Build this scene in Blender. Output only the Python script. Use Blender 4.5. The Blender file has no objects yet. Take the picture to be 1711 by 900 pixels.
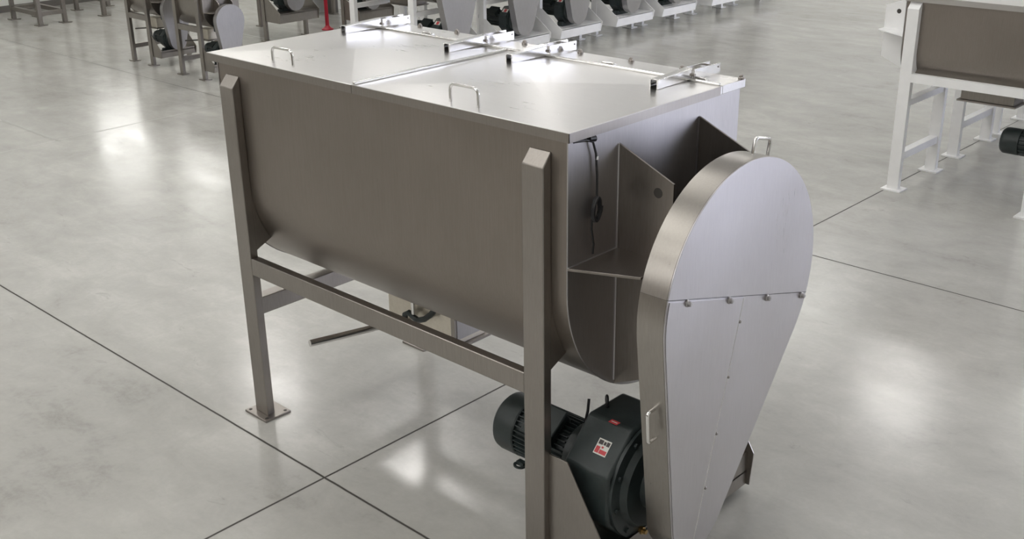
import bpy, bmesh, math, random
from mathutils import Vector, Matrix
random.seed(4)
S = bpy.context.scene
COL = S.collection
PI = math.pi

# ------------------------------------------------------------------ materials
def new_mat(name):
    m = bpy.data.materials.new(name); m.use_nodes = True
    nt = m.node_tree; b = nt.nodes['Principled BSDF']
    return m, nt, b
def N(nt, t, **kw):
    n = nt.nodes.new(t)
    for k, v in kw.items():
        if k in n.inputs: n.inputs[k].default_value = v
        else: setattr(n, k, v)
    return n
def mathn(nt, op, a, b=None, c=None):
    n = nt.nodes.new('ShaderNodeMath'); n.operation = op
    for i, v in enumerate((a, b, c)):
        if v is None: continue
        if isinstance(v, (int, float)): n.inputs[i].default_value = v
        else: nt.links.new(v, n.inputs[i])
    return n.outputs[0]
def ramp(nt, fac, stops):
    r = nt.nodes.new('ShaderNodeValToRGB'); e = r.color_ramp.elements
    e[0].position, e[0].color = stops[0][0], stops[0][1] + (1,)
    e[1].position, e[1].color = stops[-1][0], stops[-1][1] + (1,)
    for p, c in stops[1:-1]:
        k = e.new(p); k.color = c + (1,)
    nt.links.new(fac, r.inputs[0]); return r.outputs[0]
def steel(name, c1, c2, rough=(0.28, 0.42), stretch=(1, 1, 14), aniso=0.0, bump=0.02):
    """brushed stainless: streaks run along the axis with the SMALL stretch value"""
    m, nt, b = new_mat(name)
    tc = N(nt, 'ShaderNodeTexCoord'); mp = N(nt, 'ShaderNodeMapping')
    mp.inputs['Scale'].default_value = stretch
    nt.links.new(tc.outputs['Object'], mp.inputs[0])
    fine = N(nt, 'ShaderNodeTexNoise', Scale=14.0, Detail=6.0, Roughness=0.7)
    nt.links.new(mp.outputs[0], fine.inputs['Vector'])
    big = N(nt, 'ShaderNodeTexNoise', Scale=2.2, Detail=4.0, Roughness=0.6)
    nt.links.new(tc.outputs['Object'], big.inputs['Vector'])
    f = mathn(nt, 'MULTIPLY_ADD', fine.outputs[0], 0.55, mathn(nt, 'MULTIPLY', big.outputs[0], 0.45))
    nt.links.new(ramp(nt, f, [(0.35, c1), (0.65, c2)]), b.inputs['Base Color'])
    rr = N(nt, 'ShaderNodeMapRange'); rr.inputs[1].default_value = 0.35; rr.inputs[2].default_value = 0.65
    rr.inputs[3].default_value = rough[0]; rr.inputs[4].default_value = rough[1]
    nt.links.new(f, rr.inputs[0]); nt.links.new(rr.outputs[0], b.inputs['Roughness'])
    b.inputs['Metallic'].default_value = 1.0
    bp = N(nt, 'ShaderNodeBump', Strength=bump, Distance=0.01)
    nt.links.new(fine.outputs[0], bp.inputs['Height']); nt.links.new(bp.outputs[0], b.inputs['Normal'])
    return m
def paint(name, c, rough=0.4, var=0.06, scale=8.0, spec=0.5, metallic=0.0, bump=0.0):
    m, nt, b = new_mat(name)
    tc = N(nt, 'ShaderNodeTexCoord'); n = N(nt, 'ShaderNodeTexNoise', Scale=scale, Detail=5.0, Roughness=0.6)
    nt.links.new(tc.outputs['Object'], n.inputs['Vector'])
    lo = tuple(max(0, v * (1 - var)) for v in c); hi = tuple(min(1, v * (1 + var)) for v in c)
    nt.links.new(ramp(nt, n.outputs[0], [(0.3, lo), (0.7, hi)]), b.inputs['Base Color'])
    b.inputs['Roughness'].default_value = rough; b.inputs['Specular IOR Level'].default_value = spec
    b.inputs['Metallic'].default_value = metallic
    if bump:
        bp = N(nt, 'ShaderNodeBump', Strength=bump, Distance=0.005)
        nt.links.new(n.outputs[0], bp.inputs['Height']); nt.links.new(bp.outputs[0], b.inputs['Normal'])
    return m
def emit(name, c, s):
    m, nt, b = new_mat(name)
    b.inputs['Base Color'].default_value = (0.8, 0.8, 0.8, 1)
    b.inputs['Emission Color'].default_value = c + (1,); b.inputs['Emission Strength'].default_value = s
    return m

M = {}
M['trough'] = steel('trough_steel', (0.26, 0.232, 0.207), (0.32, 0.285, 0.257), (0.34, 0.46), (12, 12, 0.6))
M['end'] = steel('end_plate_steel', (0.42, 0.405, 0.405), (0.50, 0.485, 0.485), (0.38, 0.46), (10, 10, 0.8), bump=0.0)
M['frame'] = steel('frame_steel', (0.30, 0.277, 0.255), (0.37, 0.343, 0.318), (0.30, 0.42), (10, 10, 1.0))
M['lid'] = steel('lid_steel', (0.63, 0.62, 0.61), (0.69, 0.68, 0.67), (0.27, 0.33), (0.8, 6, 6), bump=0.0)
M['guard'] = steel('guard_lit_face_steel', (0.53, 0.515, 0.53), (0.59, 0.575, 0.59), (0.27, 0.37), (10, 10, 0.8), bump=0.0)  # guard front: bluish daylight on this face is put into the colour
M['bracket'] = steel('bracket_shaded_steel', (0.27, 0.245, 0.225), (0.34, 0.31, 0.285), (0.30, 0.40), (10, 10, 0.8), bump=0.0)  # end plate steel darkened: shade on the bracket is put into the colour
M['rim'] = steel('guard_shaded_rim_steel', (0.33, 0.31, 0.285), (0.39, 0.366, 0.338), (0.27, 0.35), (10, 10, 0.8), bump=0.0)  # same guard steel, darker and warmer: side shade as colour
M['chrome'] = steel('polished_steel', (0.75, 0.74, 0.72), (0.86, 0.85, 0.84), (0.10, 0.18), (4, 4, 4), bump=0.0)
M['plate'] = steel('valve_steel', (0.66, 0.61, 0.52), (0.80, 0.76, 0.68), (0.35, 0.5), (4, 4, 4))
M['bgsteel'] = steel('dull_steel', (0.27, 0.25, 0.23), (0.36, 0.335, 0.305), (0.36, 0.46), (8, 8, 1))
M['bgguard'] = steel('dull_guard_steel', (0.38, 0.37, 0.37), (0.45, 0.44, 0.44), (0.34, 0.44), (8, 8, 1))
M['white'] = paint('white_paint', (0.93, 0.93, 0.93), 0.35, 0.03)
M['motor'] = paint('dark_green_machine_paint', (0.024, 0.033, 0.033), 0.42, 0.25, 14, 0.5, bump=0.05)
M['black'] = paint('black_plastic', (0.012, 0.012, 0.014), 0.4, 0.1)
M['gap'] = paint('dark_joint', (0.05, 0.045, 0.04), 0.7, 0.1)
M['red'] = paint('red_paint', (0.45, 0.01, 0.03), 0.4, 0.05)
M['labelwhite'] = paint('label_white', (0.75, 0.75, 0.70), 0.5, 0.03)
M['labelred'] = paint('label_red', (0.60, 0.07, 0.08), 0.5, 0.05)
M['labelblack'] = paint('label_black', (0.06, 0.05, 0.05), 0.5, 0.05)
M['brass'] = steel('brass', (0.50, 0.33, 0.12), (0.6, 0.42, 0.18), (0.25, 0.35), (4, 4, 4))
M['lightgrey'] = paint('light_grey_wall', (0.76, 0.77, 0.74), 0.7, 0.03, 2.0, 0.2)
M['dimwall'] = paint('tan_wall', (0.20, 0.165, 0.13), 0.8, 0.05, 2.0, 0.2)
M['ceiling'] = paint('ceiling_paint', (0.80, 0.80, 0.79), 0.8, 0.04, 1.0, 0.2)
M['columnpaint'] = paint('column_grey', (0.16, 0.15, 0.14), 0.6, 0.05)
M['tag'] = paint('tag_white', (0.9, 0.9, 0.9), 0.5, 0.0)

# polished concrete floor with saw-cut joints
def floor_mat():
    m, nt, b = new_mat('polished_concrete')
    tc = N(nt, 'ShaderNodeTexCoord'); sep = N(nt, 'ShaderNodeSeparateXYZ')
    nt.links.new(tc.outputs['Object'], sep.inputs[0])
    X, Y = sep.outputs[0], sep.outputs[1]
    n1 = N(nt, 'ShaderNodeTexNoise', Scale=0.55, Detail=8.0, Roughness=0.62, Distortion=0.6)
    n2 = N(nt, 'ShaderNodeTexNoise', Scale=4.5, Detail=8.0, Roughness=0.7, Distortion=0.8)
    mp = N(nt, 'ShaderNodeMapping'); mp.inputs['Scale'].default_value = (1.0, 2.6, 1); mp.inputs['Rotation'].default_value = (0, 0, 0.7)
    nt.links.new(tc.outputs['Object'], mp.inputs[0])
    n3 = N(nt, 'ShaderNodeTexNoise', Scale=1.3, Detail=9.0, Roughness=0.66, Distortion=0.4)
    nt.links.new(mp.outputs[0], n3.inputs['Vector'])
    n4 = N(nt, 'ShaderNodeTexNoise', Scale=40.0, Detail=4.0, Roughness=0.6)
    for n in (n1, n2, n4): nt.links.new(tc.outputs['Object'], n.inputs['Vector'])
    f = mathn(nt, 'MULTIPLY', n1.outputs[0], 0.40)
    f = mathn(nt, 'MULTIPLY_ADD', n2.outputs[0], 0.22, f)
    f = mathn(nt, 'MULTIPLY_ADD', n3.outputs[0], 0.30, f)
    f = mathn(nt, 'MULTIPLY_ADD', n4.outputs[0], 0.08, f)
    col = ramp(nt, f, [(0.36, (0.33, 0.322, 0.298)), (0.45, (0.44, 0.433, 0.404)), (0.53, (0.49, 0.483, 0.452)), (0.63, (0.58, 0.57, 0.536))])
    # dark scuffs
    n5 = N(nt, 'ShaderNodeTexNoise', Scale=2.6, Detail=12.0, Roughness=0.74, Distortion=0.8)
    nt.links.new(mp.outputs[0], n5.inputs['Vector'])
    sc = N(nt, 'ShaderNodeMapRange'); sc.inputs[1].default_value = 0.62; sc.inputs[2].default_value = 0.76; sc.inputs[3].default_value = 0; sc.inputs[4].default_value = 0.5
    nt.links.new(n5.outputs[0], sc.inputs[0])
    mx = N(nt, 'ShaderNodeMixRGB'); nt.links.new(sc.outputs[0], mx.inputs[0]); nt.links.new(col, mx.inputs[1]); mx.inputs[2].default_value = (0.16, 0.15, 0.14, 1)
    # joints: x = -1.295 + 3.92k ; y = -0.18 + 3.92k (with a slight wobble)
    wob = mathn(nt, 'MULTIPLY', mathn(nt, 'SUBTRACT', n2.outputs[0], 0.5), 0.006)
    def line(v, off):
        d = mathn(nt, 'ABSOLUTE', mathn(nt, 'ADD', mathn(nt, 'SUBTRACT', v, off), wob))
        r = N(nt, 'ShaderNodeMapRange'); r.inputs[1].default_value = 0.0035; r.inputs[2].default_value = 0.0085; r.inputs[3].default_value = 1; r.inputs[4].default_value = 0
        nt.links.new(d, r.inputs[0]); return r.outputs[0]
    j = mathn(nt, 'MAXIMUM', line(X, -1.295), line(Y, -0.178))
    faint = lambda v, m_=0.45: mathn(nt, 'MULTIPLY', v, m_)
    for q in (line(Y, 3.74), faint(line(X, -7.82)), faint(mathn(nt, 'MULTIPLY', line(Y, 1.72), mathn(nt, 'LESS_THAN', X, -7.82)), .3), faint(mathn(nt, 'MULTIPLY', line(Y, 6.12), mathn(nt, 'LESS_THAN', X, -1.295)))):
        j = mathn(nt, 'MAXIMUM', j, q)
    mj = N(nt, 'ShaderNodeMixRGB'); nt.links.new(j, mj.inputs[0]); nt.links.new(mx.outputs[0], mj.inputs[1]); mj.inputs[2].default_value = (0.045, 0.04, 0.035, 1)
    nt.links.new(mj.outputs[0], b.inputs['Base Color'])
    rr = N(nt, 'ShaderNodeMapRange'); rr.inputs[1].default_value = 0.3; rr.inputs[2].default_value = 0.7; rr.inputs[3].default_value = 0.15; rr.inputs[4].default_value = 0.25
    nt.links.new(n3.outputs[0], rr.inputs[0])
    ro = mathn(nt, 'MULTIPLY_ADD', j, 0.5, rr.outputs[0]); nt.links.new(ro, b.inputs['Roughness'])
    b.inputs['IOR'].default_value = 1.52
    bp = N(nt, 'ShaderNodeBump', Strength=0.05, Distance=0.02)
    h = mathn(nt, 'SUBTRACT', mathn(nt, 'MULTIPLY', n2.outputs[0], 0.3), mathn(nt, 'MULTIPLY', j, 0.6))
    nt.links.new(h, bp.inputs['Height']); nt.links.new(bp.outputs[0], b.inputs['Normal'])
    return m
M['floor'] = floor_mat()

# ------------------------------------------------------------------ mesh helpers
class MB:
    def __init__(s): s.v = []; s.f = []
    def add(s, vs, fs):
        o = len(s.v); s.v += [tuple(v) for v in vs]; s.f += [tuple(i + o for i in f) for f in fs]; return s
    def box(s, x0, x1, y0, y1, z0, z1):
        vs = [(x, y, z) for x in (x0, x1) for y in (y0, y1) for z in (z0, z1)]
        return s.add(vs, [(0, 1, 3, 2), (4, 6, 7, 5), (0, 4, 5, 1), (2, 3, 7, 6), (0, 2, 6, 4), (1, 5, 7, 3)])
    def prism(s, pts, ax, a, b):
        def P(p, t):
            return (t, p[0], p[1]) if ax == 'x' else (p[0], t, p[1]) if ax == 'y' else (p[0], p[1], t)
        n = len(pts)
        vs = [P(p, a) for p in pts] + [P(p, b) for p in pts]
        fs = [tuple(range(n)), tuple(range(2 * n - 1, n - 1, -1))] + [(i, (i + 1) % n, n + (i + 1) % n, n + i) for i in range(n)]
        return s.add(vs, fs)
    def lathe(s, p0, axis, prof, n=32, cap=True):
        """prof: list of (distance along axis, radius)"""
        a = Vector(axis).normalized(); u = a.orthogonal().normalized(); w = a.cross(u); p0 = Vector(p0)
        vs = []; fs = []
        for d, r in prof:
            for i in range(n):
                t = 2 * PI * i / n
                vs.append(p0 + a * d + u * (r * math.cos(t)) + w * (r * math.sin(t)))
        for k in range(len(prof) - 1):
            for i in range(n):
                j = (i + 1) % n
                fs.append((k * n + i, k * n + j, (k + 1) * n + j, (k + 1) * n + i))
        if cap:
            fs.append(tuple(range(n))); fs.append(tuple(range((len(prof) - 1) * n, len(prof) * n)))
        return s.add(vs, fs)
    def cyl(s, p0, p1, r, n=16):
        d = Vector(p1) - Vector(p0); return s.lathe(p0, d, [(0, r), (d.length, r)], n)
    def tube(s, path, r, n=10):
        ps = [Vector(p) for p in path]; vs = []; fs = []; up = None
        for i, p in enumerate(ps):
            d = (ps[min(i + 1, len(ps) - 1)] - ps[max(i - 1, 0)]).normalized()
            u = d.orthogonal().normalized() if up is None else (up - d * up.dot(d)).normalized()
            up = u; w = d.cross(u)
            for k in range(n):
                t = 2 * PI * k / n; vs.append(p + u * (r * math.cos(t)) + w * (r * math.sin(t)))
        for i in range(len(ps) - 1):
            for k in range(n):
                j = (k + 1) % n; fs.append((i * n + k, i * n + j, (i + 1) * n + j, (i + 1) * n + k))
        fs.append(tuple(range(n))); fs.append(tuple(range((len(ps) - 1) * n, len(ps) * n)))
        return s.add(vs, fs)
    def build(s, name, mat, parent=None, bevel=0.0, smooth=30):
        me = bpy.data.meshes.new(name); me.from_pydata(s.v, [], s.f)
        bm = bmesh.new(); bm.from_mesh(me)
        bmesh.ops.recalc_face_normals(bm, faces=bm.faces); bm.to_mesh(me); bm.free()
        me.materials.append(mat)
        for p in me.polygons: p.use_smooth = True
        me.set_sharp_from_angle(angle=math.radians(smooth))
        o = bpy.data.objects.new(name, me); COL.objects.link(o)
        if parent is not None: o.parent = parent
        if bevel:
            md = o.modifiers.new('bevel', 'BEVEL'); md.width = bevel; md.segments = 2; md.limit_method = 'ANGLE'; md.angle_limit = math.radians(40)
        return o
def thing(name, label, cat, loc, group=None, rz=0):
    o = bpy.data.objects.new(name, None); COL.objects.link(o); o.location = loc; o.rotation_euler = (0, 0, rz)
    o.empty_display_size = 0.1; o['label'] = label; o['category'] = cat
    if group: o['group'] = group
    return o
def tag(o, label, cat, group=None):
    o['label'] = label; o['category'] = cat
    if group: o['group'] = group
    return o
def struct(o): o['kind'] = 'structure'; return o
def arc(cx, cy, r, a0, a1, n):
    return [(cx + r * math.cos(a0 + (a1 - a0) * i / n), cy + r * math.sin(a0 + (a1 - a0) * i / n)) for i in range(n + 1)]
def bow(p0, p1, out, h, r, rad, name='handle'):
    """U-shaped rod handle between p0 and p1 standing out by h in direction out"""
    p0, p1, out = Vector(p0), Vector(p1), Vector(out).normalized(); d = (p1 - p0).normalized()
    path = [p0, p0 + out * (h - rad)]
    for i in range(1, 6):
        t = i / 6 * PI / 2; path.append(p0 + out * (h - rad + rad * math.sin(t)) + d * (rad * (1 - math.cos(t))))
    path.append(p0 + out * h + d * rad); path.append(p1 + out * h - d * rad)
    for i in range(1, 6):
        t = i / 6 * PI / 2; path.append(p1 + out * (h - rad + rad * math.cos(t)) - d * (rad * (1 - math.sin(t))))
    path += [p1 + out * (h - rad), p1]
    m = MB(); m.tube(path, r, 12); return m

# ------------------------------------------------------------------ guard (belt cover)
def guard_geom(g):
    """returns upper and lower outlines in (y,z); g: c1,r1,c2,r2 and the two seam ends"""
    (y1, z1), r1, (y2, z2), r2 = g['c1'], g['r1'], g['c2'], g['r2']
    dx, dz = y2 - y1, z2 - z1; D = math.hypot(dx, dz); ax = math.atan2(dz, dx)
    be = math.acos((r1 - r2) / D)                     # tangent contact angle from the axis
    aR, aL = ax + be, ax - be                          # right (larger y) and left contacts
    aL += 2 * PI if aL < aR else 0
    sL, sR = math.radians(166.2), math.radians(-18.4)   # where the seam crosses the big round
    if aL < 0: aL += 2 * PI
    while aR > 0: aR -= 2 * PI
    up = arc(y1, z1, r1, sR, sL, 48)                   # over the top from right to left
    lo = arc(y1, z1, r1, sL, aL, 6)[1:] + arc(y2, z2, r2, aL, aR + 2 * PI, 20) + arc(y1, z1, r1, aR + 2 * PI, sR + 2 * PI, 6)[:-1]
    return up, lo, ax, be
def guard(root, g, mat, chrome, detail=True):
    up, lo, ax, be = guard_geom(g); x0, x1 = g['x']
    PR, PL = up[0], up[-1]
    rim = M['rim'] if detail else mat; e = .006 if detail else 0
    gd = MB().prism(up, 'x', x0, x1 - e).build('guard_cover', rim, root, 0.0)
    low = MB().prism([PL] + lo + [PR], 'x', x0, x1 - e).build('lower_guard_cover', rim, root, 0.0)
    if detail:
        MB().prism(up, 'x', x1 - e + .0002, x1).build('front_sheet', mat, gd, .0015)  # face split from the rim so its lit tone can be coloured in
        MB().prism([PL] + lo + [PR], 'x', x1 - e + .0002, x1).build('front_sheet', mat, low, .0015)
        # flat lower front sheet made of two plates: the left one laps over the right one
        (y1, z1), (y2, z2) = g['c1'], g['c2']
        mid = (PL[0] * .5 + PR[0] * .5, PL[1] * .5 + PR[1] * .5)
        bot = lo[16]
        ix = lambda p, q, t: (p[0] + (q[0] - p[0]) * t, p[1] + (q[1] - p[1]) * t)
        c = ((y2 + mid[0]) / 2, (z2 + mid[1]) / 2)
        ins = lambda p, k=.985: (c[0] + (p[0] - c[0]) * k, c[1] + (p[1] - c[1]) * k)
        poly = [ins(PL)] + [ins(p) for p in lo[:17]] + [ins(mid)]
        MB().prism(poly, 'x', x1 - 0.002, x1 + 0.003).build('overlap_sheet', mat, low)
        MB().tube([(x1 + .002, ins(mid)[0], ins(mid)[1]), (x1 + .002, ins(bot)[0], ins(bot)[1])], .0022, 6).build('weld_bead', chrome, low)
        # bolts on the seam
        for t in (0.115, 0.395, 0.675, 0.955):
            p = ix(PL, PR, t)
            MB().lathe((x1, p[0], p[1] - 0.012), (1, 0, 0), [(0, .013), (.006, .0135), (.009, .010), (.016, .0095), (.020, .005)], 14).build('acorn_nut', M['end'], gd)
        # thin seam between the two covers
        n = Vector((PR[1] - PL[1], -(PR[0] - PL[0]))).normalized() * 0.0009
        MB().prism([(PL[0] + n[0], PL[1] + n[1]), (PR[0] + n[0], PR[1] + n[1]), (PR[0] - n[0], PR[1] - n[1]), (PL[0] - n[0], PL[1] - n[1])], 'x', x0 + .001, x1 + 0.0006).build('seam', M['gap'], gd)
        for t in (0.10, 0.31, 0.53, 0.745, 0.965):
            p = ix(mid, bot, t)
            MB().lathe((x1, p[0] + .012, p[1]), (1, 0, 0), [(0, .006), (.004, .006), (.006, .003)], 10).build('screw', M['frame'], low)
    return gd, low

# ------------------------------------------------------------------ gear motor
def gearmotor(root, p, detail=True):
    """axis along X. p: gy,gz,gr (octagonal gearbox), gx0,gx1,gx2 (body, flange), my,mz,mr (motor), mx0,mx1,mx2"""
    mm = M['motor']; n = 40 if detail else 18
    gb = MB()
    pts = [(p['gy'] + p['gr'] / math.cos(PI / 8) * math.cos(PI / 8 + k * PI / 4), p['gz'] + p['gr'] / math.cos(PI / 8) * math.sin(PI / 8 + k * PI / 4)) for k in range(8)]
    gb.prism(pts, 'x', p['gx0'], p['gx1'])
    g = gb.build('gearbox', mm, root, 0.012 if detail else 0.0)
    fl = MB(); fl.lathe((p['gx1'], p['gy'], p['gz']), (1, 0, 0), [(-.002, p['gr'] * .98), (.012, p['gr'] * .98), (.016, p['gr'] * .80), (.04, p['gr'] * .74), (.045, p['gr'] * .45), (p['gx2'] - p['gx1'], p['gr'] * .42)], n)
    f = fl.build('output_flange', mm, g)
    mr = p['mr']; c = (p['my'], p['mz'])
    hs = MB(); hs.lathe((p['mx1'] - .01, c[0], c[1]), (1, 0, 0), [(0, mr * .84), (p['mx2'] - p['mx1'] + .01, mr * .84), (p['mx2'] - p['mx1'] + .011, mr * .97), (p['mx2'] - p['mx1'] + .04, mr * .97), (p['gx0'] - p['mx1'] + .02, mr * .8)], n)
    mo = hs.build('motor_housing', mm, root)
    fc = MB(); fc.lathe((p['mx0'], c[0], c[1]), (1, 0, 0), [(0, mr * .55), (.004, mr * .86), (.018, mr * .97), (.035, mr), (p['mx1'] - p['mx0'] - .006, mr), (p['mx1'] - p['mx0'], mr * .97)], n)
    fc.build('fan_cover', mm, mo)
    fin = MB(); nf = 36 if detail else 14
    for k in range(nf):
        a = 2 * PI * k / nf; ca, sa = math.cos(a), math.sin(a); w = .0032 if detail else .006
        q = []
        for (rr, ww) in ((mr * .82, -w), (mr * .985, -w * .6), (mr * .985, w * .6), (mr * .82, w)):
            q.append((c[0] + ca * rr - sa * ww, c[1] + sa * rr + ca * ww))
        fin.prism(q, 'x', p['mx1'] + .004, p['mx2'] - .004)
    fin.build('cooling_fins', mm, mo)
    L = p['mx2'] - p['mx1']; xm = p['mx1'] + L * .55
    a = math.radians(125)
    tb = MB(); tb.box(-L * .26, L * .26, -mr * .55, mr * .55, mr * .70, mr * 1.18); tb.box(-L * .29, L * .29, -mr * .6, mr * .6, mr * 1.18, mr * 1.27)
    rot = Matrix.Rotation(a - PI / 2, 4, 'X'); tb.v = [tuple(rot @ Vector(v) + Vector((xm, c[0], c[1]))) for v in tb.v]
    tb.build('terminal_box', mm, mo, .006 if detail else 0)
    if detail:
        MB().tube([(xm + L * .42 + .0, c[0] + .03, c[1] + mr * .8), (xm + L * .42, c[0] + .05, c[1] + mr + .03), (xm + L * .38, c[0] + .07, c[1] + mr + .075)], .006).build('lead_wire', M['black'], mo)
        # feet with lifting holes
        for (px, sgn) in ((p['mx1'] + .03, -1), (p['mx2'] - .02, -1), (p['mx1'] + .03, 1), (p['mx2'] - .02, 1)):
            y = c[0] + sgn * mr * .78
            ring = MB(); R0, R1 = .014, .024; nn = 18; vs = []; fs = []
            for i in range(nn):
                t = 2 * PI * i / nn
                for (r_, h_) in ((R0, 0), (R1, 0), (R1, .007), (R0, .007)):
                    vs.append((px + r_ * math.cos(t) * 1.2, y + sgn * .012 + r_ * math.sin(t), c[1] - mr * .93 + h_))
            for i in range(nn):
                j = (i + 1) % nn
                for k in range(4): fs.append((i * 4 + k, j * 4 + k, j * 4 + (k + 1) % 4, i * 4 + (k + 1) % 4))
            ring.add(vs, fs); ring.box(px - .02, px + .02, y - sgn * .0 - .012, y + .012, c[1] - mr * .93, c[1] - mr * .80)
            ring.build('mounting_foot', mm, mo)
        # eyebolt on the gearbox
        eb = MB(); ex, ey, ez = p['gx0'] + .03, p['gy'] - .03, p['gz'] + p['gr'] + .028
        eb.tube([(ex - .7 * .017 * math.cos(t * PI / 8), ey + .7 * .017 * math.cos(t * PI / 8), ez + .019 * math.sin(t * PI / 8)) for t in range(17)], .006, 8)
        eb.cyl((ex, ey, ez - .034), (ex, ey, ez - .014), .008)
        eb.build('eyebolt', M['black'], g)
        # flange bolts and a brass plug
        for k in range(10):
            t = 2 * PI * k / 10 + .2
            MB().lathe((p['gx1'] + .014, p['gy'] + math.cos(t) * p['gr'] * .88, p['gz'] + math.sin(t) * p['gr'] * .88), (1, 0, 0), [(0, .010), (.010, .010)], 6).build('flange_bolt', mm, g)
        MB().lathe((p['gx1'] + .01, p['gy'] - .06, p['gz'] - p['gr'] * .82), (1, 0, 0), [(0, .016), (.02, .016), (.021, .010), (.035, .010)], 8).build('drain_plug', M['brass'], g)
    return g, mo
def facet_label(parent, x0, x1, pa, pb, t0, t1, mats, name='nameplate'):
    """a flat sticker on the sloping facet between (y,z) points pa (top) and pb (bottom)"""
    pa, pb = Vector(pa), Vector(pb); d = pb - pa; nrm = Vector((d[1], -d[0])).normalized()
    if nrm[0] > 0: nrm = -nrm
    def quad(xa, xb, ta, tb, h):
        q = []
        for hh in (-.002, h):
            for (x, t) in ((xa, ta), (xb, ta), (xb, tb), (xa, tb)):
                y, z = pa + d * t + nrm * hh; q.append((x, y, z))
        return q, [(0, 1, 2, 3), (4, 5, 6, 7), (0, 1, 5, 4), (1, 2, 6, 5), (2, 3, 7, 6), (3, 0, 4, 7)]
    lab = MB(); lab.add(*quad(x0, x1, t0, t1, .001)); L = lab.build(name, mats[0], parent)
    def sub(fx0, fx1, ft0, ft1, mat, nm):
        b = MB(); b.add(*quad(x0 + (x1 - x0) * fx0, x0 + (x1 - x0) * fx1, t0 + (t1 - t0) * ft0, t0 + (t1 - t0) * ft1, .0016)); return b.build(nm, mat, parent)
    return L, sub

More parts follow.
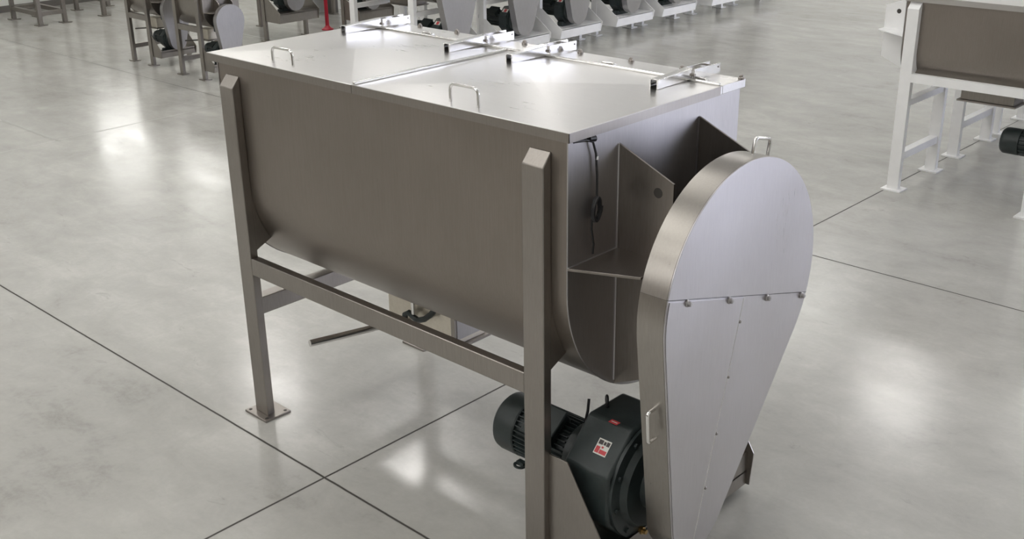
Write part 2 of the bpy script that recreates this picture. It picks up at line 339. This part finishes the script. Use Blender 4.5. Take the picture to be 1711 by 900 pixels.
# ------------------------------------------------------------------ the whole machine
def machine(name, label, cat, loc, p, fm, group=None, detail=False, tm=None, lidm=None, gm=None, em=None):
    """a U-trough ribbon mixer on a four-legged frame; X along the trough, drive at +X.
    fm frame material, tm trough material, lidm lid, gm guard"""
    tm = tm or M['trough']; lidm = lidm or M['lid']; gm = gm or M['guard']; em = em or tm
    root = thing(name, label, cat, loc, group)
    L, W, H, t, ins = p['L'], p['W'], p['H'], p['t'], p['ins']
    xe, xw = -p['ovr'], -L + p['ovl']                   # trough ends
    r = (W - 2 * ins) / 2; yc = W / 2; zc = p['zc']
    U = [(ins, H - t)] + arc(yc, zc, r, PI, 2 * PI, 40 if detail else 20) + [(W - ins, H - t)]
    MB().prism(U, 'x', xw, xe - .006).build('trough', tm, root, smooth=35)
    Ue = [(ins - .003, H - t - .001)] + arc(yc, zc, r + .003, PI, 2 * PI, 40 if detail else 20) + [(W - ins + .003, H - t - .001)]
    MB().prism(Ue, 'x', xe - .006, xe).build('end_plate', em, root, .002 if detail else 0)
    MB().prism(Ue, 'x', xw - .006, xw).build('end_plate', em, root)
    # legs
    lw, ld = p['lw'], p['ld']; zt = p['legtop']
    legx = p['legx']
    for xl in legx:
        for sd in (0, 1):
            f = (lambda y: y) if sd == 0 else (lambda y: W - y)
            m = MB()
            # main tube with a slanting cap
            pr = [(f(ins - ld), 0.010), (f(ins - ld), zt), (f(ins), zt + p['cap']), (f(ins), 0.010)]
            m.prism(pr, 'x', xl, xl + lw)
            lg = m.build('leg', fm, root, .004 if detail else 0)
            # web filling the gap between leg and the round of the trough
            zb = zc - r * .62; pts = [(f(ins - .001), zc + .08)]
            a = PI; web = []
            amax = math.asin(min(1, (zc - (zb + .04)) / r))
            for i in range(13):
                aa = amax * i / 12; web.append((f(yc - (r + .0005) * math.cos(aa)), zc - (r + .0005) * math.sin(aa)))
            web.append((f(ins - .001), zb))
            MB().prism(pts + web, 'x', xl + .006, xl + lw - .001).build('leg_gusset', fm, lg)
            m = MB(); po, pi_ = p['plo'], p['pli']
            ys = sorted((f(ins - ld - po), f(ins + pi_)))
            m.box(xl - po, xl + lw + po, ys[0], ys[1], 0, .012)
            fp = m.build('foot_plate', fm, lg, .002 if detail else 0)
            if detail:
                for bx in (xl - po * .5, xl + lw + po * .5):
                    for by in (ys[0] + .02, ys[1] - .02):
                        MB().lathe((bx, by, .0118), (0, 0, 1), [(0, .009), (.0008, .009)], 12).build('bolt_hole', M['gap'], fp)
    # long rails and end rails
    for sd in (0, 1):
        f = (lambda y: y) if sd == 0 else (lambda y: W - y)
        ys = sorted((f(ins - ld + .002), f(ins)))
        if p.get('rails', 1):
            MB().box(legx[0] + lw, legx[1], ys[0], ys[1], p['rz'][0], p['rz'][1]).build('long_rail', fm, root, .004 if detail else 0)
    for xl in legx:
        for (z0, z1) in p['cz']:
            if xl == legx[1] and p.get('tray') and (detail or z1 < p['tray']['zt']): continue
            MB().box(xl + lw * .15, xl + lw * .85, ins, W - ins, z0, z1).build('end_rail', fm, root, .003 if detail else 0)
    # lid
    if p.get('lid', 1) and not detail:
        MB().box(-L, 0, 0, W, H - t, H).build('lid', lidm, root)
    # bearing bracket on the drive end (and on the other end if asked)
    def bracket(x, sx, b, mat):
        for yg in b['ys']:
            pts = [(x, b['zt']), (x + sx * b['x'], b['zt'] - b['drop']), (x + sx * b['x'], b['zl']), (x, b['zb'])]
            m = MB()
            m.prism(pts, 'y', yg - .004, yg + .004); o = m.build('bracket_gusset', mat, root)
            if b.get('hole'):
                bm = MB(); hx, hz = x + sx * b['hole'][0], b['hole'][1]
                for s_ in (-1, 1):
                    bm.lathe((hx, yg + s_ * .0036, hz), (0, s_, 0), [(0, b['hole'][2]), (.001, b['hole'][2])], 20)
                bm.build('lifting_hole', M['gap'], o)
        if b.get('shelf'):
            z = b['shelf']; inner = b['ys'][0]; outer = b['ys'][-1]
            for (ya, yb, yi) in ((b['y0'], b['y0'] + b['tap'], inner), (W - b['y0'], W - b['y0'] - b['tap'], outer)):
                MB().prism([(x, ya), (x + sx * b['x'], yb), (x + sx * b['x'], yi), (x, yi)], 'z', z - .005, z + .005).build('bracket_shelf', mat, root, .001)
    if p.get('br'): bracket(xe, 1, p['br'], p.get('brmat', em))
    if p.get('brl'): bracket(xw - .006, -1, p['brl'], fm)
    # drive
    if p.get('guard'):
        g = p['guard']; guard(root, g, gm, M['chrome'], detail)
        MB().cyl((xe - .01, g['c1'][0], g['c1'][1]), (g['x'][0] + .01, g['c1'][0], g['c1'][1]), .045 if detail else .035, 24).build('shaft', M['frame'], root)
        bh = MB(); bx = xe + (g['x'][0] - xe) * .45
        bh.lathe((bx - .03, g['c1'][0], g['c1'][1]), (1, 0, 0), [(0, .085), (.09, .085)], 24); bh.box(bx - .03, bx + .05, g['c1'][0] - .14, g['c1'][0] + .14, g['c1'][1] - .12, g['c1'][1] - .03)
        bh.build('bearing', M['motor'], root, .006)
        gearmotor_p = p.get('gm')
        if gearmotor_p:
            gb_, mo_ = gearmotor(root, gearmotor_p, detail)
            root['_'] = 0; del root['_']
            p['_gb'] = gb_; p['_mo'] = mo_
            MB().cyl((gearmotor_p['gx2'] - .02, gearmotor_p['gy'], gearmotor_p['gz']), (g['x'][0] + .01, gearmotor_p['gy'], gearmotor_p['gz']), .04, 20).build('output_shaft', M['motor'], gb_)
    if p.get('tray'):
        T = p['tray']; x0 = legx[1] + lw
        for ya in (T['y0'], T['y1'] - .006):
            pts = [(x0 - T.get('back', 0), T['zb']), (x0 - T.get('back', 0), T['zt']), (x0 + T['flat'], T['zt']), (T['x1'], T['zl']), (T['x1'] - T.get('cut', .03), T['zb'])]
            MB().prism(pts, 'y', ya, ya + .006).build('drive_bracket_side', fm, root, .001)
        m = MB(); y0, y1 = T['y0'] + .006, T['y1'] - .006
        zp = T.get('zp', T['zb'] + .05)
        m.box(x0 - T.get('back', 0), T['x1'] - .028, y0, y1, zp, zp + .008)
        m.box(T['x1'] - .036, T['x1'] - .028, y0, y1, T['zb'], T['zl'] - .004)
        m.build('drive_bracket_pan', fm, root)
        gp = p.get('gm')
        if gp:
            MB().box(gp['gx0'] + .02, gp['gx1'] - .02, gp['gy'] - .12, gp['gy'] + .12, zp + .008, gp['gz'] - gp['gr'] + .02).build('motor_pedestal', M['motor'], root)
    # discharge box with lever
    if p.get('valve'):
        v = p['valve']
        m = MB(); m.box(v['x0'], v['x1'], v['y0'], v['y1'], v['z0'], v['z1'])
        vb = m.build('discharge_gate', p.get('vmat', M['plate']), root, .003)
        fr = MB(); e = .02
        fr.box(v['x0'] - e, v['x1'] + e, v['y0'] - e, v['y1'] + e, v['z0'] - .012, v['z0']); fr.build('gate_flange', M['frame'], vb)
        if v.get('lever'):
            a, b_ = v['lever']; MB().tube([a, (Vector(a) * .5 + Vector(b_) * .5), b_], v['lr'], 12).build('gate_lever', M['chrome'] if detail else M['gap'], root)
    return root

# ------------------------------------------------------------------ foreground machine
FG = dict(L=2.165, W=1.075, H=1.80, t=.034, ins=.015, ovr=.015, ovl=.065, zc=1.2125,
          lw=.0997, ld=.0433, legtop=1.6686, cap=.0493, legx=(-2.043, -.1917), plo=.0396, pli=.068,
          rz=(.7708, .8573), cz=[(.55, .637)],
          br=dict(ys=(.2906, .7844), zt=1.7035, x=.2407, drop=.103, zl=.865, zb=.7525, hole=(.177, 1.5565, .0185), shelf=1.3056, y0=.012, tap=.104),
          guard=dict(c1=(.530, 1.173), r1=.490, c2=(.312, .345), r2=.172, x=(.27, .385)),
          gm=dict(gy=.30, gz=.40, gr=.25, gx0=-.06, gx1=.155, gx2=.24, my=.285, mz=.39, mr=.128, mx0=-.565, mx1=-.437, mx2=-.17),
          tray=dict(y0=.0, y1=1.01, zb=.036, zt=.537, flat=.09, x1=.205, zl=.20, cut=.012, zp=.10),
          valve=dict(x0=-1.49, x1=-1.03, y0=.42, y1=.61, z0=.53, z1=.72, lever=((-1.44, -.09, .598), (-1.335, .42, .575)), lr=.016))
FG['brmat'] = M['bracket']
fg = machine('ribbon_mixer', 'large stainless steel trough mixer with closed lid and teardrop belt guard in the foreground', 'industrial mixer', (0, 0, 0), FG, M['frame'], detail=True, em=M['end'])

def lid_panel(x0, x1, y0, y1):
    """sheet lid with a turned-down rim and a shallow diagonal cross break"""
    H, t = FG['H'], FG['t']
    m = MB(); hc = .013
    cx, cy = (x0 + x1) / 2, (y0 + y1) / 2
    m.add([(x0, y0, H), (x1, y0, H), (x1, y1, H), (x0, y1, H), (cx, cy, H + hc), (x0, y0, H - t), (x1, y0, H - t), (x1, y1, H - t), (x0, y1, H - t)],
          [(0, 1, 4), (1, 2, 4), (2, 3, 4), (3, 0, 4), (0, 5, 6, 1), (1, 6, 7, 2), (2, 7, 8, 3), (3, 8, 5, 0), (5, 8, 7, 6)])
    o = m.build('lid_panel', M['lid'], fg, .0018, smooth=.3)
    e = .0012; a1 = x1 + (e if x1 == 0 else 0); a0 = x0 - (e if x0 < -2 else 0)
    MB().box(a0, a1, y0 - e, y0 + .001, H - t - .001, H - .002).build('lid_rim_shade', M['frame'], o)  # thin darker skin over the lid edge; shade of the side as colour
    if x1 == 0: MB().box(x1 - .001, x1 + e, y0 - e, y1, H - t - .001, H - .002).build('lid_rim_shade', M['rim'], o)
    return o
lpL = lid_panel(-2.165, -1.1315, 0, .898)
lpR = lid_panel(-1.1285, 0, 0, .898)
MB().prism([(0.004, 1.8), (.004, 1.812), (.885, 1.812), (.885, 1.8)], 'x', -1.128, -1.114).build('seam_strip', M['chrome'], lpR, .003)
MB().box(-2.165, 0, .912, 1.075, 1.766, 1.8).build('fixed_lid_strip', M['lid'], fg, .002)
MB().box(-2.10, -.012, .897, .914, 1.77, 1.793).build('hinge_gap', M['gap'], fg)
MB().box(-.012, -.001, .897, .913, 1.768, 1.797).build('end_filler', M['lid'], fg)
MB().cyl((-2.06, .905, 1.803), (-.01, .905, 1.803), .0075, 14).build('hinge_rod', M['chrome'], fg)
for (hx0, hx1, par) in ((-1.722, -1.579, lpL), (-.618, -.473, lpR)):
    bow((hx0, .052, 1.799), (hx1, .052, 1.799), (0, 0, 1), .071, .0062, .022).build('lid_handle', M['chrome'], par)
def hinge(x):
    s = .017; m = MB()
    # front channel: two upright flats and a top flat
    for sx in (-s, s):
        m.prism([(.685, 1.8035), (.685, 1.838), (.915, 1.846), (.915, 1.812), (.90, 1.806)], 'x', x + sx - .003, x + sx + .003)
    m.prism([(.692, 1.8365), (.692, 1.840), (.915, 1.848), (.915, 1.8445)], 'x', x - s, x + s)
    h = m.build('hinge_arm', M['chrome'], fg, .001)
    m = MB()
    for sx in (-s - .008, s + .008):
        m.prism([(.925, 1.808), (.915, 1.815), (.915, 1.845), (1.098, 1.842), (1.098, 1.801)], 'x', x + sx - .003, x + sx + .003)
    m.build('hinge_bracket', M['chrome'], h, .001)
    MB().cyl((x - s - .014, .915, 1.822), (x + s + .014, .915, 1.822), .006, 12).build('hinge_pin', M['frame'], h)
    MB().cyl((x - s - .014, 1.085, 1.828), (x + s + .014, 1.085, 1.828), .004, 12).build('hinge_bolt', M['frame'], h)
for x in (-2.030, -1.302, -.920, -.163): hinge(x)
for x in (-1.881, -1.615, -1.168, -.834, -.552, -.289, -.008):
    MB().lathe((x, 1.055, 1.799), (0, 0, 1), [(0, .013), (.008, .013), (.010, .010), (.015, .0095), (.019, .005)], 14).build('acorn_nut', M['frame'], fg)
for x in (-1.69, -.575, -.115):
    bow((x - .03, .925, 1.7995), (x + .03, .925, 1.7995), (0, 0, 1), .012, .0045, .006).build('safety_catch', M['chrome'], fg)
    MB().box(x - .015, x + .022, .93, .955, 1.7995, 1.806).build('catch_plate', M['chrome'], fg)

# weld bead at corners of the end plate and bracket
for (a, b) in (((-.013, .2856, 1.703), (-.013, .2856, .77)), ((-.013, .014, 1.3105), (-.013, .288, 1.3105)), ((-.013, .7794, 1.703), (-.013, .7794, 1.31))):
    MB().tube([a, b], .0035, 6).build('weld_bead', M['guard'], fg)

# guard handles
bow((.33, .612, 1.652), (.33, .716, 1.628), (0, .2, 1), .062, .0068, .016).build('guard_handle', M['chrome'], fg)
yl = lambda z: .053 + (1.285 - z) * .0805
bow((.33, yl(.859) + .004, .859), (.33, yl(.735) + .004, .735), (0, -1, -.08), .054, .0072, .012).build('guard_handle', M['chrome'], fg)

# motor labels
fa, fb = (.1964, .65), (.05, .5036)
lab, sub = facet_label(FG['_gb'], .040, .098, fa, fb, .36, .66, (M['labelwhite'],))
for (a, b, c, d) in ((.08, .42, .08, .36), (.48, .66, .12, .34), (.70, .94, .08, .36)): sub(a, b, c, d, M['labelblack'], 'label_print')
sub(.06, .36, .50, .92, M['labelred'], 'label_print'); sub(.40, .95, .66, .92, M['labelred'], 'label_print'); sub(.45, .6, .44, .56, M['labelred'], 'label_print')
lab2 = MB().box(.045, .085, .185, .208, .6495, .6512).build('warning_label', M['labelred'], FG['_gb'])
MB().box(.052, .079, .1935, .1975, .651, .6517).build('label_print', M['labelwhite'], FG['_gb'])

# switch cable on the drive end
cab = MB()
cab.tube([(-.006, .03, 1.762), (-.002, .09, 1.757), (.0, .125, 1.745), (.0, .142, 1.70), (.0, .150, 1.62), (.0, .150, 1.56), (.0, .152, 1.535)], .0042, 8)
path = [(.002 + .010 * (i / 56), .141 + (.019 + .003 * math.sin(i * .7)) * math.cos(i / 14 * 2 * PI), 1.497 + (.040 + .004 * math.sin(i * .45)) * math.sin(i / 14 * 2 * PI) + .012 * math.cos(i / 14 * 2 * PI)) for i in range(0, 57)]
cab.tube(path, .0062, 8)
cab.tube([(.0, .126, 1.48), (.0, .124, 1.43), (.0, .136, 1.37), (.0, .132, 1.335)], .0036, 8)
cb = cab.build('switch_cable', M['black'], fg)
MB().lathe((-.004, .108, 1.757), (0, 1, -.1), [(0, .010), (.03, .012), (.034, .006)], 12).build('cable_plug', M['black'], cb)
MB().cyl((.0, .1465, 1.690), (.0, .1465, 1.678), .0062, 12).build('cable_tag', M['tag'], cb)

# discharge gate hardware under the trough
hw = MB(); hw.cyl((-1.272, .385, .60), (-1.272, .385, .715), .011, 14)
hw.build('clamp_rod', M['chrome'], fg)
hk = MB(); hk.tube([(-1.335, .385, .585), (-1.33, .383, .612), (-1.30, .381, .632), (-1.265, .380, .618), (-1.235, .380, .612), (-1.19, .380, .632), (-1.15, .382, .665), (-1.11, .385, .712)], .014, 10)
hk.build('clamp_arm', M['motor'], fg)
MB().box(-1.03, -1.022, .425, .605, .56, .72).build('gate_shaded_side', M['end'], fg)  # thin skin on the gate box side, its greyer shading given as colour
MB().box(-1.045, -1.022, .408, .421, .53, .72).build('gate_edge_bar', M['frame'], fg)

# ------------------------------------------------------------------ machine types in the background
def white_type(W=.74, legspan=1.15, full=True, left=False):
    # local x of the drive-end legs' outer face is -0.10
    s = legspan; L = s + .13
    p = dict(L=L, W=W, H=1.50, t=.04, ins=.03, ovr=.0, ovl=.0, zc=.79 + (W - .06) / 2,
             lw=.09, ld=.05, legtop=1.41, cap=.05, legx=(-.10 - s - .0, -.19), plo=.035, pli=.05,
             rz=(.865, .93), cz=[(.24, .30), (.67, .72)],
             br=dict(ys=(W * .32, W * .68), zt=1.36, x=.13, drop=.12, zl=.92, zb=.80, shelf=1.10, y0=.03, tap=.07), brmat=M['end'],
             guard=dict(c1=(W * .48, 1.02), r1=.31, c2=(W * .44, .45), r2=.15, x=(.16, .25)),
             gm=dict(gy=W * .42, gz=.47, gr=.165, gx0=-.03, gx1=.09, gx2=.14, my=W * .42, mz=.47, mr=.10, mx0=-.47, mx1=-.36, mx2=-.10),
             tray=dict(y0=-.015, y1=W + .0, zb=.155, zt=.51, flat=.03, x1=.27, zl=.276, zp=.26, cut=.03),
             valve=dict(x0=-L / 2 - .22, x1=-L / 2 + .18, y0=W * .36, y1=W * .64, z0=.735, z1=.83), vmat=M['bgsteel'])
    if left: p['brl'] = dict(ys=(W * .43,), zt=1.47, x=.28, drop=.10, zl=.97, zb=.85, hole=(.17, 1.33, .018), shelf=1.19, y0=.04, tap=.16)
    return p
def steel_type(W=.55, legspan=.52, H=1.0):
    s = legspan; L = s + .10
    p = dict(L=L, W=W, H=H, t=.025, ins=.015, ovr=.0, ovl=.0, zc=H - .20,
             lw=.065, ld=.035, legtop=H - .11, cap=.035, legx=(-.06 - s, -.125), plo=.03, pli=.03,
             rz=(H - .46, H - .395), cz=[(.16, .21)],
             br=dict(ys=(W * .32, W * .68), zt=H - .06, x=.11, drop=.08, zl=H - .40, zb=H - .45, shelf=H - .23, y0=.01, tap=.05),
             guard=dict(c1=(W * .5, H - .33), r1=.185, c2=(W * .46, .30), r2=.11, x=(.10, .165)),
             gm=dict(gy=W * .42, gz=.31, gr=.12, gx0=-.03, gx1=.05, gx2=.09, my=W * .42, mz=.31, mr=.075, mx0=-.30, mx1=-.22, mx2=-.06),
             tray=dict(y0=-.01, y1=W * .96, zb=.11, zt=.38, flat=.0, x1=.14, zl=.20, zp=.17, cut=.02),
             valve=dict(x0=-L / 2 - .08, x1=-L / 2 + .10, y0=W * .35, y1=W * .7, z0=H - .58, z1=H - .46, lever=((-.50, .04, H - .60), (-.25, .10, H - .57)), lr=.008))
    return p
bg = dict(tm=M['bgsteel'], lidm=M['lid'], gm=M['bgguard'], em=M['bgsteel'])

# two small steel mixers at the left
machine('ribbon_mixer', 'small steel trough mixer farther left of the pair at the upper left', 'industrial mixer', (-10.16, 4.17, 0), steel_type(.50, .52, 1.0), M['bgsteel'], 'small steel mixers at the upper left', **bg)
machine('ribbon_mixer', 'small steel trough mixer with pale rounded guard just beyond the big lid corner', 'industrial mixer', (-8.93, 4.12, 0), steel_type(.50, .54, 1.0), M['bgsteel'], 'small steel mixers at the upper left', **bg)
# two larger steel mixers beyond
c = steel_type(.66, 1.15, 1.25); c['tray'].update(zb=.27, zt=.62, zl=.40, x1=.28, flat=.02, zp=.38); c['gm'].update(gz=.56, mz=.56, gr=.16, gx1=.07, gx2=.13); c['guard'] = dict(c1=(.33, .88), r1=.24, c2=(.29, .55), r2=.14, x=(.16, .24)); c['rz'] = (.72, .79); c['cz'] = [(.50, .55)]
machine('ribbon_mixer', 'steel trough mixer with dark gearbox left of the red post', 'industrial mixer', (-10.38, 6.0, 0), c, M['bgsteel'], 'steel mixers in the far row', **bg)
c = dict(c); c['tray'] = dict(c['tray'], zb=.12, zt=.42, zl=.26, zp=.24); c['gm'] = dict(c['gm'], gz=.40, mz=.40)
c['guard'] = dict(c1=(.33, .80), r1=.24, c2=(.29, .40), r2=.14, x=(.16, .24))
machine('ribbon_mixer', 'steel trough mixer seen through the white legs right of the red post', 'industrial mixer', (-10.38, 7.34, 0), c, M['bgsteel'], 'steel mixers in the far row', **bg)

# row of white-framed mixers
wl = ['white-framed steel mixer nearest the red post, first in the row beyond the lid',
      'white-framed mixer second in the row, its dark gearbox showing right of the broad guard',
      'white-framed mixer third in the row, just above the back hinges of the lid',
      'white-framed mixer fourth in the row, its tall white leg left of centre top',
      'white-framed mixer fifth in the row beyond the lid',
      'white-framed mixer sixth in the row with a wide foot plate',
      'white-framed mixer farthest right in the row along the top edge']
for i, y in enumerate((5.83, 6.96, 7.98, 9.12, 10.15, 11.38, 12.50)):
    p = white_type(.80, 1.15)
    machine('ribbon_mixer', wl[i], 'industrial mixer', (-7.16, y, 0), p, M['white'], 'white framed mixers in a row', **bg)
    g_ = p['gm']; h_ = g_['gr'] * math.tan(PI / 8)
    L_, sub_ = facet_label(p['_gb'], -.015, .075, (g_['gy'] - h_, g_['gz'] + g_['gr']), (g_['gy'] - g_['gr'], g_['gz'] + h_), .10, .60, (M['labelwhite'],))
    sub_(.3, .75, .35, .95, M['labelred'], 'label_print'); sub_(.05, .95, .05, .28, M['labelblack'], 'label_print')

# white-framed mixers at the right
p = white_type(.70, 1.125, left=True)
p['guard']['x'] = (.18, .27); p['gm'].update(mx0=-.50)
machine('ribbon_mixer', 'large white-framed steel trough mixer cut off by the right edge', 'industrial mixer', (-.065, 5.42, 0), p, M['white'], 'white framed mixers at the right', tm=M['trough'], lidm=M['lid'], gm=M['bgguard'], em=M['end'])
p = white_type(.72, 1.12); p['br'] = None
machine('ribbon_mixer', 'white-framed mixer standing behind the one at the right edge', 'industrial mixer', (-.10, 6.62, 0), p, M['white'], 'white framed mixers at the right', **bg)
p = white_type(.70, 1.12); p['br'] = None
machine('ribbon_mixer', 'white-framed mixer farthest back in the right hand group', 'industrial mixer', (-.12, 7.58, 0), p, M['white'], 'white framed mixers at the right', **bg)

# steel stands near the far wall
def stand(label, x0, x1, y0, y1, zs, hopper=True):
    root = thing('steel_stand', label, 'stand', (x0, y0, 0), 'steel stands by the far wall')
    w, d = x1 - x0, y1 - y0; fm = M['bgsteel']; h = 1.5
    for lx in (0, w):
        for ly in (0, d):
            m = MB(); m.box(lx - .032, lx + .032, ly - .028, ly + .028, .01, h); lg = m.build('leg', fm, root)
            MB().box(lx - .08, lx + .08, ly - .07, ly + .07, 0, .012).build('foot_plate', fm, lg)
    for (z0, z1) in zs:
        for ly in (0, d): MB().box(.04, w - .04, ly - .03, ly + .03, z0, z1).build('long_rail', fm, root)
        for lx in (0, w): MB().box(lx - .03, lx + .03, .03, d - .03, z0, z1).build('end_rail', fm, root)
    if hopper:
        m = MB(); a, b = (.06, w - .06, .05, d - .05), (w * .42, w * .58, d * .35, d * .65); z0, z1 = .35, 1.3
        vs = [(b[0], b[2], z0), (b[1], b[2], z0), (b[1], b[3], z0), (b[0], b[3], z0), (a[0], a[2], z1), (a[1], a[2], z1), (a[1], a[3], z1), (a[0], a[3], z1)]
        m.add(vs, [(0, 1, 2, 3), (4, 5, 6, 7), (0, 1, 5, 4), (1, 2, 6, 5), (2, 3, 7, 6), (3, 0, 4, 7)]); m.build('hopper', fm, root)
    MB().box(-.05, w + .05, -.04, d + .04, h, h + .04).build('top_frame', fm, root)
    return root
stand('steel stand with cone hopper at the far upper left', -15.1, -14.2, 4.60, 4.98, [(.14, .20)])
stand('steel stand left of the small mixers, right of the cone hopper stand', -15.18, -14.29, 5.66, 6.2, [(.22, .28)], False)

# red post and building column
m = MB(); m.lathe((0, 0, 0), (0, 0, 1), [(0, .085), (.012, .085), (.03, .05), (.06, .027), (1.15, .027), (1.17, .024)], 20)
o = m.build('red_post', M['red']); o.location = (-10.56, 7.10, 0); tag(o, 'slim red post with flared foot on the floor at the top', 'post')

# ------------------------------------------------------------------ building shell
X0, X1, Y0, Y1, HC = -15.9, 10.0, -10.5, 24.0, 8.0
struct(MB().box(X0 - .3, X1 + .3, Y0 - .3, Y1 + .3, -.2, 0).build('floor', M['floor']))
struct(MB().box(X0 - .3, X1 + .3, Y0 - .3, Y1 + .3, HC, HC + .2).build('ceiling', M['ceiling']))
struct(MB().box(X0 - .2, X0, Y0, Y1, 0, HC).build('wall_left', M['lightgrey']))
struct(MB().box(X0, X1, Y1, Y1 + .2, 0, HC).build('wall_back', M['lightgrey']))
struct(MB().box(X1, X1 + .2, Y0, Y1, 0, HC).build('wall_right', M['lightgrey']))
struct(MB().box(X0, X1, Y0 - .2, Y0, 0, HC).build('wall_front', M['dimwall']))
struct(MB().box(X0, X0 + .02, Y0, Y1, 0, .10).build('baseboard_left', M['columnpaint']))
struct(MB().box(-12.0, -11.85, 7.7, 12.5, 0, HC).build('wall_partition', M['lightgrey']))
struct(MB().box(-11.78, -11.62, 8.02, 8.14, 0, HC).build('trim_1', M['columnpaint']))

# windows (daylight) and unseen panes added as fill -------------------------------------------------------
def window(n, x0, x1, y0, y1, z0, z1, mat):
    root = bpy.data.objects.new('window_%d' % n, None); COL.objects.link(root); root['kind'] = 'structure'
    MB().box(x0, x1, y0, y1, z0, z1).build('pane', mat, root)
    fr = MB(); e = .05
    if x1 - x0 < y1 - y0:
        for (a, b, c_, d) in ((y0 - e, y1 + e, z0 - e, z0), (y0 - e, y1 + e, z1, z1 + e), (y0 - e, y0, z0, z1), (y1, y1 + e, z0, z1)): fr.box(x0 - .02, x1 + .02, a, b, c_, d)
    else:
        for (a, b, c_, d) in ((x0 - e, x1 + e, z0 - e, z0), (x0 - e, x1 + e, z1, z1 + e), (x0 - e, x0, z0, z1), (x1, x1 + e, z0, z1)): fr.box(a, b, y0 - .02, y1 + .02, c_, d)
    fr.build('window_frame', M['white'], root)
    return root
SKYC = (0.76, 0.80, 1.0)
M['day'] = emit('daylight_pane', SKYC, 5.0); M['fillfront'] = emit('front_fill_pane', (1.0, 0.98, 0.96), 1.3); M['filltop'] = emit('ceiling_fill_pane', (1.0, 0.985, 0.95), 4.8)
M['dayleft'] = emit('daylight_pane_left', (1.0, 0.99, 0.95), 4.5)
window(1, X0, X0 + .03, 6.05, 7.0, 2.1, 2.9, M['dayleft'])
window(2, X0, X0 + .03, 7.55, 8.5, 3.15, 3.9, M['dayleft'])
window(3, X1 - .03, X1, 7.5, 15.5, .05, 4.4, M['day'])
M['fillfar'] = emit('lid_fill_pane', (1.0, 0.98, 0.96), .85)
window(22, X0, X0 + .03, 13.5, 22.5, 4.4, 7.4, M['fillfar'])  # unseen pane added to brighten what the lid reflects
window(20, -13, -3, Y0, Y0 + .03, 3.9, 7.0, M['fillfront'])  # unseen high panes, this and the next, added to light front-facing surfaces
window(21, -2, 8, Y0, Y0 + .03, 3.9, 7.0, M['fillfront'])
for k, (sx, sy) in enumerate(((-10, -3), (-5, -3), (0, -3), (-10, -8), (-5, -8), (0, -8), (-10, 3), (-5, 3), (0, 3), (-9, 19), (-3, 19), (3, 19))):
    w_ = struct(MB().box(sx - .6, sx + .6, sy - 1.8, sy + 1.8, HC - .04, HC - .005).build('window_%d' % (k + 4), M['filltop']))  # unseen glowing ceiling panels added for soft fill

# ceiling lights -----------------------------------------------------------
M['lamp'] = emit('lamp_glow', (1.0, 0.965, 0.93), 25.0)
def lamp(x, y, w=1.2, d=.6, z=6.9, gl='lamp'):
    root = thing('ceiling_light', 'rectangular bright factory light hanging from the ceiling', 'ceiling light', (x, y, z), 'high factory lights')
    MB().box(-w / 2 - .04, w / 2 + .04, -d / 2 - .04, d / 2 + .04, .0, .12).build('housing', M['white'], root)
    MB().box(-w / 2, w / 2, -d / 2, d / 2, -.02, .001).build('lens', M[gl], root)
    MB().cyl((0, 0, .12), (0, 0, HC - z), .012, 8).build('hanger', M['gap'], root)
for (x, y) in ((-13.4, 7.4), (-9.0, 7.1), (-4.75, 14.6), (-13.2, 14.6), (-9.0, 15.0), (7.5, 7), (3.5, 14.6), (8.5, 14.6), (-4.0, 21), (3.5, 21)):
    lamp(x, y)

# ------------------------------------------------------------------ camera
yaw, pitch, roll, F = .75891, .38694, -.01505, 1853.0
f = Vector((-math.sin(yaw) * math.cos(pitch), math.cos(yaw) * math.cos(pitch), -math.sin(pitch)))
r = Vector((math.cos(yaw), math.sin(yaw), 0)); u = r.cross(f)
cr, sr = math.cos(roll), math.sin(roll)
R_, U_ = cr * r + sr * u, -sr * r + cr * u
cam = bpy.data.objects.new('camera', bpy.data.cameras.new('camera')); COL.objects.link(cam)
mt = Matrix((R_, U_, -f)).transposed().to_4x4(); mt.translation = Vector((2.30709, -2.71691, 2.76861))
cam.matrix_world = mt
cam.data.sensor_width = 36; cam.data.sensor_fit = 'HORIZONTAL'; cam.data.lens = F / 1711 * 36
cam.data.clip_end = 100
S.camera = cam
w = bpy.data.worlds.new('world'); S.world = w; w.use_nodes = True
w.node_tree.nodes['Background'].inputs[0].default_value = (.8, .88, 1, 1); w.node_tree.nodes['Background'].inputs[1].default_value = .3
S.view_settings.view_transform = 'Standard'; S.view_settings.look = 'None'
S.view_settings.gamma = 1; S.view_settings.exposure = 0.22; S.view_settings.use_curve_mapping = False
